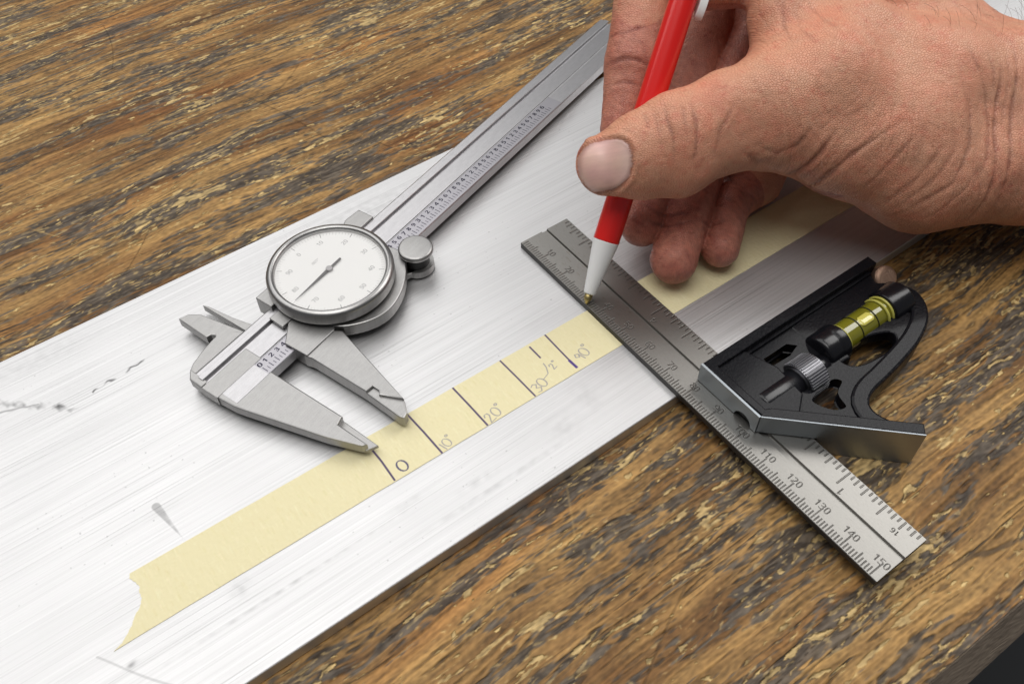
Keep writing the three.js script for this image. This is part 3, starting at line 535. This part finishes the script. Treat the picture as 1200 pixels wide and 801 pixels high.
const CREASES = [
  [0.35, 0.8, [[26,65.7,25.7], [25.1,63.7,28.1], [23.4,60.9,31.1]]],
  [0.45, 0.9, [[31.4,66.9,27.8], [29.6,63.6,31.4], [28.5,60.2,35.8], [26.4,56.5,39.9]]],
  [0.45, 0.9, [[37.9,67.3,31.8], [35.3,62.3,37.4], [32.9,58.6,41.3], [30.5,55.8,43.8]]],
  [0.3, 0.9, [[47.3,66.2,40.1], [40.7,61.6,42.3], [37.2,57.6,45.8]]],
  [0.25, 0.8, [[36,67.9,29.5], [33.4,63.6,34.2], [31.3,59.7,38.5]]],
  [0.25, 0.7, [[28.7,66.5,26.5], [26.3,62.1,31.4], [24.3,58.3,35.7]]],
  [1.3, 1.2, [[48.4,55.2,57.3], [52.3,55,60.4], [55.1,54.2,63.6], [59.3,55.4,64.8], [64.5,58.1,64.4], [69.4,61.4,62.8]]],
  [0.7, 1.2, [[50.1,53.7,60.9], [55.4,51.7,67.6], [63.5,53.4,70.7], [70.8,57.4,69.9], [89.6,54,65]]],
  [0.45, 1, [[49.9,59.4,52.1], [54.1,58.3,56.8], [58.8,59.3,58.6], [63.3,61.9,57.9]]],
  [0.35, 1, [[45.2,58.4,50.3], [49.2,57.1,55.1], [54.4,57.3,58.4]]],
  [0.9, 1.1, [[124.1,64.5,73.4], [118.6,58.1,79.2], [113,51.7,85], [107.2,43.6,93.1], [100,35.3,100.6]]],
  [0.5, 1, [[111.3,59.9,71.4], [108.3,55,76.6], [103.8,49.4,81.9], [95.5,42.7,86.2], [83.5,38.1,84.6]]],
  [0.6, 1, [[133,70.1,71.3], [125.1,60.4,80.3], [117.1,51.6,88], [111.9,45.2,94], [105.6,35.5,104.2]]],
  [0.4, 1, [[116.9,63.8,69.4], [115.8,59,76], [112.7,53.3,82.3], [106.9,46.9,87.9], [99.7,41.3,91.2]]],
  [0.3, 0.9, [[96,49,77], [88,43.9,79.1], [81,40.1,79.9]]],
  [0.3, 0.9, [[100.4,49.4,79.5], [92.2,43.9,82.1], [82.8,39.1,82.6]]],
  [0.3, 0.9, [[92.3,52,69.9], [82.6,46.5,71.4], [75.2,42.2,72.7]]],
  [0.25, 0.9, [[85.5,54.1,61.9], [77.1,49,63.7], [72.2,46.6,63.8]]],
  [0.35, 0.9, [[106.1,46.9,87.3], [98.6,41.8,89.7], [89.2,37.1,90.3]]],
  [0.35, 0.8, [[122.4,67.8,67.2], [120.5,63,73.2], [118.5,59.7,76.7]]],
  [0.3, 0.8, [[117.8,67.9,63.9], [116.7,63,70.5]]],
  [0.3, 0.8, [[128.6,67.7,71.7], [122.2,59.7,79.4], [116.2,53.3,84.9]]],
  [0.4, 1, [[86.3,73.9,17], [82.2,69,21.6], [76.7,62.3,27.7]]],
  [0.25, 1, [[88.1,72.2,20.8], [82.5,65.6,26.9], [81.8,62.3,31.4]]],
  [0.25, 1, [[92.5,73.8,21.5], [89.7,67.2,29.6], [89.6,64.1,34.1]]],
  [0.5, 0.9, [[35.5,63.2,-2.6], [40.8,63.6,0.5], [43.6,63,3.3], [46.8,61.5,7.9]]],
  [0.3, 0.8, [[32.2,58.7,1.9], [37.6,59.3,4.8], [40.5,58.2,8.4]]],
  [0.3, 0.8, [[39.9,69.6,-9.3], [44.7,68.9,-4.7], [51.8,69.8,-1.1]]],
  [0.5, 1, [[27.4,26.1,32.1], [32.9,25.1,37.4], [39,25.9,40.6]]],
  [0.5, 1, [[40.8,26.2,41.4], [44.7,25.5,45.2], [51,26.8,47.7]]],
  [0.3, 0.8, [[30.3,28.1,31.1], [34.6,27.4,35.2], [40.3,28,38.4]]],
];
const NAIL = [[10.1,54.4,27.7], [14.9,53.9,31.9], [13.5,59.1,23.1]]
{
  const V = (a) => new THREE.Vector3(a[0], a[1], a[2]);
  const eA = new THREE.Vector3(0.888, -0.06, 0.456).normalize();                  // from the thumb's tip towards the wrist
  const eN = new THREE.Vector3(-0.363, 0.777, 0.515); eN.addScaledVector(eA, -eN.dot(eA)).normalize();   // out of the thumb's side
  const eB = new THREE.Vector3().crossVectors(eN, eA).normalize();
  const chain = (name, k) => { const j = JOINTS[name], out = []; for (let i = 0; i + 1 < j.length; i++) { const a = j[i], b = j[i + 1]; const dx = b[0] - a[0], dy = b[1] - a[1], dz = b[2] - a[2]; out.push([a[0], a[1], a[2], dx, dy, dz, 1 / (dx * dx + dy * dy + dz * dz), a[3], b[3] - a[3]]); } out.k = k; return out; };
  const smin = (a, b, k) => { const h = Math.max(k - Math.abs(a - b), 0) / k; return Math.min(a, b) - h * h * k * 0.25; };
  const chainD = (c, x, y, z) => {
    let d = 1e9;
    for (const s of c) {
      const px = x - s[0], py = y - s[1], pz = z - s[2];
      let t = (px * s[3] + py * s[4] + pz * s[5]) * s[6]; t = t < 0 ? 0 : t > 1 ? 1 : t;
      const qx = px - t * s[3], qy = py - t * s[4], qz = pz - t * s[5];
      const e = Math.sqrt(qx * qx + qy * qy + qz * qz) - s[7] - s[8] * t;
      d = d > 1e8 ? e : smin(d, e, c.k);
    }
    return d;
  };
  const thumb = [chain('thumbUpper', 3), chain('thumbLower', 3)];
  const mass = [chain('thenar', 6), chain('dorsal', 6), chain('web', 4), chain('palm', 6), chain('palmEdge', 6), chain('fill', 6), chain('palmRoof', 6), chain('palmInner', 5), chain('palmHeel', 5)];
  const fingers = ['index', 'middle', 'ring', 'little'].map((n) => [chain(n, 2.2), JOINTS[n][0]]);
  const sdf = (x, y, z) => {
    let t = smin(chainD(thumb[0], x, y, z), chainD(thumb[1], x, y, z), 7);
    let d = 1e9;
    for (const c of mass) { const e = chainD(c, x, y, z); d = d > 1e8 ? e : smin(d, e, 9); }
    d = smin(d, t, 9);
    for (const [c, r] of fingers) {
      const e = chainD(c, x, y, z);
      const far = Math.hypot(x - r[0], y - r[1], z - r[2]);
      d = smin(d, e, lerp(9, 0.7, smooth(12, 55, far)));
    }
    return d;
  };
  // surface nets on a narrow band
  const h = 0.62, lo = [2, 4, -44], hi = [206, 100, 146];
  const N = [0, 1, 2].map((i) => Math.ceil((hi[i] - lo[i]) / h / 6) * 6 + 1);
  const F = new Float32Array(N[0] * N[1] * N[2]);
  const B = [0, 1, 2].map((i) => (N[i] - 1) / 6), sy = N[0], sz = N[0] * N[1];
  const blocks = [];
  for (let k = 0; k < B[2]; k++) for (let j = 0; j < B[1]; j++) for (let i = 0; i < B[0]; i++) {
    const d = sdf(lo[0] + (i * 6 + 3) * h, lo[1] + (j * 6 + 3) * h, lo[2] + (k * 6 + 3) * h);
    const live = Math.abs(d) < 6.5 * h;
    if (live) blocks.push([i * 6, j * 6, k * 6]);
    for (let c = 0; c <= 6; c++) for (let b = 0; b <= 6; b++) for (let a = 0; a <= 6; a++) {
      const q = (i * 6 + a) + (j * 6 + b) * sy + (k * 6 + c) * sz;
      if (live) { if (!(F[q] && Math.abs(F[q]) < 900)) F[q] = sdf(lo[0] + (i * 6 + a) * h, lo[1] + (j * 6 + b) * h, lo[2] + (k * 6 + c) * h) || 1e-6; }
      else if (!F[q]) F[q] = d > 0 ? 999 : -999;
    }
  }
  const ids = new Map(), P = [];
  const cell = (i, j, k) => {
    const key = i + j * sy + k * sz, had = ids.get(key); if (had !== undefined) return had;
    let n = 0, x = 0, y = 0, z = 0;
    const f = (a, b, c) => F[key + a + b * sy + c * sz];
    const cross = (a, b, c, d, e, g) => { const u = f(a, b, c), v = f(d, e, g); if ((u < 0) !== (v < 0)) { const t = Math.abs(u) > 900 || Math.abs(v) > 900 ? 0.5 : u / (u - v); x += a + (d - a) * t; y += b + (e - b) * t; z += c + (g - c) * t; n++; } };
    for (let a = 0; a < 2; a++) for (let b = 0; b < 2; b++) { cross(0, a, b, 1, a, b); cross(a, 0, b, a, 1, b); cross(a, b, 0, a, b, 1); }
    const id = P.length / 3; P.push(lo[0] + (i + x / n) * h, lo[1] + (j + y / n) * h, lo[2] + (k + z / n) * h); ids.set(key, id); return id;
  };
  const T = [], seen = new Set();
  for (const [bi, bj, bk] of blocks) for (let k = bk; k < bk + 6; k++) for (let j = bj; j < bj + 6; j++) for (let i = bi; i < bi + 6; i++) {
    const q = i + j * sy + k * sz, s = F[q] < 0;
    const quad = (a, b, c, d, flip) => { if (flip) T.push(a, c, b, a, d, c); else T.push(a, b, c, a, c, d); };
    if (j > 0 && k > 0 && s !== F[q + 1] < 0) quad(cell(i, j - 1, k - 1), cell(i, j, k - 1), cell(i, j, k), cell(i, j - 1, k), !s);
    if (i > 0 && k > 0 && s !== F[q + sy] < 0) quad(cell(i - 1, j, k - 1), cell(i - 1, j, k), cell(i, j, k), cell(i, j, k - 1), !s);
    if (i > 0 && j > 0 && s !== F[q + sz] < 0) quad(cell(i - 1, j - 1, k), cell(i, j - 1, k), cell(i, j, k), cell(i - 1, j, k), !s);
  }
  const n = P.length / 3, grad = new Float32Array(n * 3);
  for (let v = 0; v < n; v++) {
    const x = P[3 * v], y = P[3 * v + 1], z = P[3 * v + 2], e = 0.25;
    let gx = sdf(x + e, y, z) - sdf(x - e, y, z), gy = sdf(x, y + e, z) - sdf(x, y - e, z), gz = sdf(x, y, z + e) - sdf(x, y, z - e);
    const l = Math.hypot(gx, gy, gz) || 1, off = sdf(x, y, z);
    gx /= l; gy /= l; gz /= l; grad[3 * v] = gx; grad[3 * v + 1] = gy; grad[3 * v + 2] = gz;
    P[3 * v] -= gx * off; P[3 * v + 1] -= gy * off; P[3 * v + 2] -= gz * off;
  }
  // skin folds, nail, pores, colour
  const plane = (p) => [eA.x * p[0] + eA.y * p[1] + eA.z * p[2], eB.x * p[0] + eB.y * p[1] + eB.z * p[2], eN.x * p[0] + eN.y * p[1] + eN.z * p[2]];
  const folds = CREASES.map(([depth, width, pts]) => { const q = pts.map(plane); return { depth, width, q, amin: Math.min(...q.map((p) => p[0])) - 5, amax: Math.max(...q.map((p) => p[0])) + 5, bmin: Math.min(...q.map((p) => p[1])) - 5, bmax: Math.max(...q.map((p) => p[1])) + 5 }; });
  const nc = plane(NAIL[0]);
  const pos = new Float32Array(n * 3), col = new Float32Array(n * 3), uv = new Float32Array(n * 2), nailV = new Float32Array(n);
  for (let v = 0; v < n; v++) {
    const x = P[3 * v], y = P[3 * v + 1], z = P[3 * v + 2];
    const gx = grad[3 * v], gy = grad[3 * v + 1], gz = grad[3 * v + 2];
    const [a, b, d] = plane([x, y, z]);
    const facing = gx * eN.x + gy * eN.y + gz * eN.z;
    let out = 0, crease = 0;
    for (const f of folds) {
      if (a < f.amin || a > f.amax || b < f.bmin || b > f.bmax) continue;
      let m = 1e9, endFade = 1;
      for (let i = 0; i + 1 < f.q.length; i++) {
        const A = f.q[i], C = f.q[i + 1], dx = C[0] - A[0], dy = C[1] - A[1];
        const t = clamp(((a - A[0]) * dx + (b - A[1]) * dy) / (dx * dx + dy * dy));
        const dist = Math.hypot(a - A[0] - t * dx, b - A[1] - t * dy);
        if (dist < m && Math.abs(d - lerp(A[2], C[2], t)) < 24) { m = dist; const g = (i + t) / (f.q.length - 1); endFade = smooth(0, 0.22, g) * smooth(1, 0.78, g); }
      }
      const wob = 0.45 * vn3(a * 0.4, b * 0.4, 9), w = f.width * 0.62;
      const g = Math.exp(-(((m + wob) / w) ** 2)), bulge = Math.exp(-(((m - 2.6 * w) / (2.2 * w)) ** 2));
      const fc = smooth(-0.35, 0.15, facing) * (0.25 + 0.75 * endFade);
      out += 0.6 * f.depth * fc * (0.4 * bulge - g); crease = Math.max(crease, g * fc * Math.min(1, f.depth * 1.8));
    }
    const arm = smooth(118, 150, a - plane([0, 0, 0])[0]);
    // soft unevenness, then the fine net of lines
    out += 0.30 * vn3(x * 0.10, y * 0.10, z * 0.10) + 0.10 * vn3(x * 0.33, y * 0.33, z * 0.33);
    const net = vn3(a * 0.85 + 0.6 * b, b * 0.75, d * 0.6), net2 = vn3(a * 1.5, b * 1.5, d * 1.5);
    out += 0.07 * net + 0.05 * net2;
    // fine parallel wrinkles: round the wrist, aslant over the ball of the thumb, across the fingers
    const wr = smooth(98, 128, a), sl = smooth(58, 84, a) * (1 - wr);
    const ph = sl * 0.75, sa = a * Math.cos(ph) - b * Math.sin(ph), ta = a * Math.sin(ph) + b * Math.cos(ph);
    const wv = 1.6 * vn3(sa * 0.08, ta * 0.08, 4);
    const l1 = Math.pow(clamp(1 - 3.2 * Math.abs(vn3((sa + wv) * 0.34, ta * 0.055, 11))), 1.5), l2 = Math.pow(clamp(1 - 3.0 * Math.abs(vn3((sa + wv) * 0.75, ta * 0.12, 17))), 1.5);
    const lw = (0.35 + 0.65 * Math.max(wr, sl)) * smooth(-0.5, 0.3, facing) * smooth(-0.5, 0.3, vn3(x * 0.05, y * 0.05, z * 0.05 + 8));
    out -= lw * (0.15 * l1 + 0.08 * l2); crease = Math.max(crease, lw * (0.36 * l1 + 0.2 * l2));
    // thumb nail
    const na = (a - nc[0]), nb = (b - nc[1]);
    const ex = Math.abs(na - 0.7) / 7.0, ey = Math.abs(nb - 0.7) / 7.3;
    const rr = Math.pow(ex ** 2.6 + ey ** 2.6, 1 / 2.6);
    const onThumb = facing > 0.05 && Math.abs(d - nc[2]) < 14 && rr < 1.6 ? 1 : 0;
    let rim = 0;
    if (onThumb) {
      const k = smooth(1.02, 0.94, rr);
      out = out * (1 - k) + k * (-0.12 - 0.8 * Math.max(0, 1 - rr * rr) - 0.012 * Math.abs(vn3(0, b * 2.4, 1)));
      rim = Math.exp(-(((rr - 1.03) / 0.055) ** 2)); out -= 0.45 * rim; out += 0.35 * Math.exp(-(((rr - 1.2) / 0.1) ** 2)) * (na > -3 ? 1 : 0.2);
      nailV[v] = rr < 1.0 ? 1 : 0;
    }
    pos[3 * v] = x + gx * out; pos[3 * v + 1] = y + gy * out; pos[3 * v + 2] = z + gz * out;
    // skin colour: blood, tan, darkened folds; grime and painted shade on the fingers
    const blot = vn3(x * 0.09 + 7, y * 0.09, z * 0.09), blot2 = vn3(x * 0.28, y * 0.28 + 5, z * 0.28), dots = vn3(x * 1.1, y * 1.1, z * 1.1 + 3);
    let r = 0.68, g = 0.34, bl = 0.212;
    const red = clamp(0.4 + 0.3 * blot + 0.28 * blot2);
    r *= 1 + 0.03 * blot2; g *= 1 - 0.17 * red; bl *= 1 - 0.19 * red;
    const fleck = smooth(0.0, 0.7, vn3(x * 0.5, y * 0.5 + 9, z * 0.5) + 0.4 * dots + 0.5 * blot) * 0.10; g *= 1 - fleck; bl *= 1 - fleck * 0.95; r *= 1 - 0.15 * fleck;
    const sp = smooth(0.45, 0.8, dots) * 0.22; r *= 1 - 0.35 * sp; g *= 1 - sp; bl *= 1 - sp;
    const ends = Math.max(smooth(62, 30, x) * (y > 30 && z < 16 ? 1 : 0), y < 36 && x < 75 ? 1.15 : x < 112 && z < 8 && y < 68 ? 0.9 : 0);      // redder, grimy index and lower fingers, with shade of the inner fingers painted in
    const grimeShade = clamp(0.8 * crease + 0.10 * Math.max(0, net) + ends * clamp(0.42 + 0.16 * blot2 + 0.2 * dots + 0.16 * net) + 0.7 * rim);
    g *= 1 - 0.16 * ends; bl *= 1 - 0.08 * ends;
    r *= 1 - 0.52 * grimeShade; g *= 1 - 0.56 * grimeShade; bl *= 1 - 0.54 * grimeShade;
    const tipDirt = Math.exp(-((x - 8) ** 2 + (y - 44) ** 2 + (z - 24) ** 2) / 28) * 0.5; r *= 1 - tipDirt * 0.6; g *= 1 - tipDirt * 0.6; bl *= 1 - tipDirt * 0.5;
    if (nailV[v]) { const lun = smooth(3, 6.5, na); r = lerp(0.74, 0.76, lun); g = lerp(0.46, 0.52, lun) * (1 - 0.06 * blot2); bl = lerp(0.40, 0.45, lun); { const rg = 1 + 0.05 * vn3(0.3, b * 3, 2) + 0.04 * vn3(a * 0.4, b * 0.8, 6); r *= rg; g *= rg; bl *= rg; } const ed = smooth(0.80, 1.0, rr); r *= 1 - 0.35 * ed; g *= 1 - 0.42 * ed; bl *= 1 - 0.42 * ed; }
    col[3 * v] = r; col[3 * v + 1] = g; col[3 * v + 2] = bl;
    uv[2 * v] = a / 26; uv[2 * v + 1] = (b + 0.35 * d) / 26;
  }
  const skinI = [], nailI = [];
  for (let t = 0; t < T.length; t += 3) (nailV[T[t]] && nailV[T[t + 1]] && nailV[T[t + 2]] ? nailI : skinI).push(T[t], T[t + 1], T[t + 2]);
  const full = new THREE.BufferGeometry();
  full.setAttribute('position', new THREE.BufferAttribute(pos, 3)); full.setIndex(T); full.computeVertexNormals();
  const make = (index) => {                                      // only the vertices in use
    const map = new Map(), pick = [], ix = index.map((i) => { let k = map.get(i); if (k === undefined) { k = pick.length; map.set(i, k); pick.push(i); } return k; });
    const g = new THREE.BufferGeometry(), take = (src, w) => { const o = new Float32Array(pick.length * w); pick.forEach((i, k) => { for (let c = 0; c < w; c++) o[k * w + c] = src[i * w + c]; }); return new THREE.BufferAttribute(o, w); };
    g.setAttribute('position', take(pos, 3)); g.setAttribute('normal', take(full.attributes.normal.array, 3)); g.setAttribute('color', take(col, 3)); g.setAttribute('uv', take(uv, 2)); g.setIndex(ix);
    g.scale(MM, MM, MM); return g;
  };
  const poreBump = dataTexture(1024, 1024, (() => {
    const r = rng(21), C = 36, pts = []; for (let i = 0; i < C * C; i++) pts.push([r(), r()]);
    return (x, y, o) => {                                        // cells between fine crossing lines
      const X = x * C, Y = y * C, i0 = Math.floor(X), j0 = Math.floor(Y); let d1 = 9, d2 = 9;
      for (let j = -1; j < 2; j++) for (let i = -1; i < 2; i++) { const q = pts[((j0 + j + C) % C) * C + (i0 + i + C) % C], e = Math.hypot(i0 + i + q[0] - X, (j0 + j + q[1] - Y) * 1.3); if (e < d1) { d2 = d1; d1 = e; } else if (e < d2) d2 = e; }
      o[0] = o[1] = o[2] = 0.2 + 0.6 * smooth(0, 0.35, d2 - d1) + 0.15 * pn(x, y, 90, 90, 80);
    };
  })(), false);
  const poreTint = dataTexture(1024, 1024, (() => {
    const d = poreBump.image.data;
    return (x, y, o) => { const v = d[4 * (Math.floor(y * 1024) * 1024 + Math.floor(x * 1024))] / 255; const k = smooth(0.15, 0.7, v); o[0] = 0.94 + 0.06 * k; o[1] = 0.86 + 0.14 * k; o[2] = 0.84 + 0.16 * k; };
  })(), true);
  const person = thing('person', 'bare right hand and wrist of a person holding a red pen over the bar', 'person');
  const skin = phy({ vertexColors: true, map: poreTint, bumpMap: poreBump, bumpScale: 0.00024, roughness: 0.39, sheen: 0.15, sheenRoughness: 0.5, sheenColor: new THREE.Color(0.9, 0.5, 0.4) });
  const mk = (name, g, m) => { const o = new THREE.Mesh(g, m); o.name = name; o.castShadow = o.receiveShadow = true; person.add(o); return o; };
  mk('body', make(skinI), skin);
  mk('thumbnail', make(nailI), phy({ vertexColors: true, roughness: 0.36, clearcoat: 0.2, clearcoatRoughness: 0.35 }));
  // fine hair along the back of the wrist
  const r = rng(33), hairs = [], nv = full.attributes.normal;
  for (let tries = 0; tries < 60000 && hairs.length < 240; tries++) {
    const v = Math.floor(r() * n), x = pos[3 * v], y = pos[3 * v + 1], z = pos[3 * v + 2];
    const [a, b] = plane([x, y, z]);
    const nx = nv.getX(v), ny = nv.getY(v), nz = nv.getZ(v);
    const up = nx * eB.x + ny * eB.y + nz * eB.z;
    if (x < 105 || z > 110 || up < 0.62 || r() > (x - 100) / 30) continue;
    const len = 3 + 5 * r(), p0 = new THREE.Vector3(x, y, z), nn = new THREE.Vector3(nx, ny, nz);
    const lie = new THREE.Vector3().copy(eA).multiplyScalar(-0.6 + 0.5 * r()).addScaledVector(eB, (r() - 0.3) * 0.8).addScaledVector(eN, (r() - 0.5) * 0.6).normalize();
    const c = new THREE.QuadraticBezierCurve3(p0, p0.clone().addScaledVector(nn, len * 0.4).addScaledVector(lie, len * 0.3), p0.clone().addScaledVector(nn, len * 0.45).addScaledVector(lie, len * 0.9));
    hairs.push(new THREE.TubeGeometry(c, 4, 0.04, 3));
  }
  const hair = part('arm_hair', hairs, std({ color: new THREE.Color(0.10, 0.06, 0.035), roughness: 0.6 }), person);
  hair.userData.kind = 'stuff';
}

renderer.render(scene, camera);
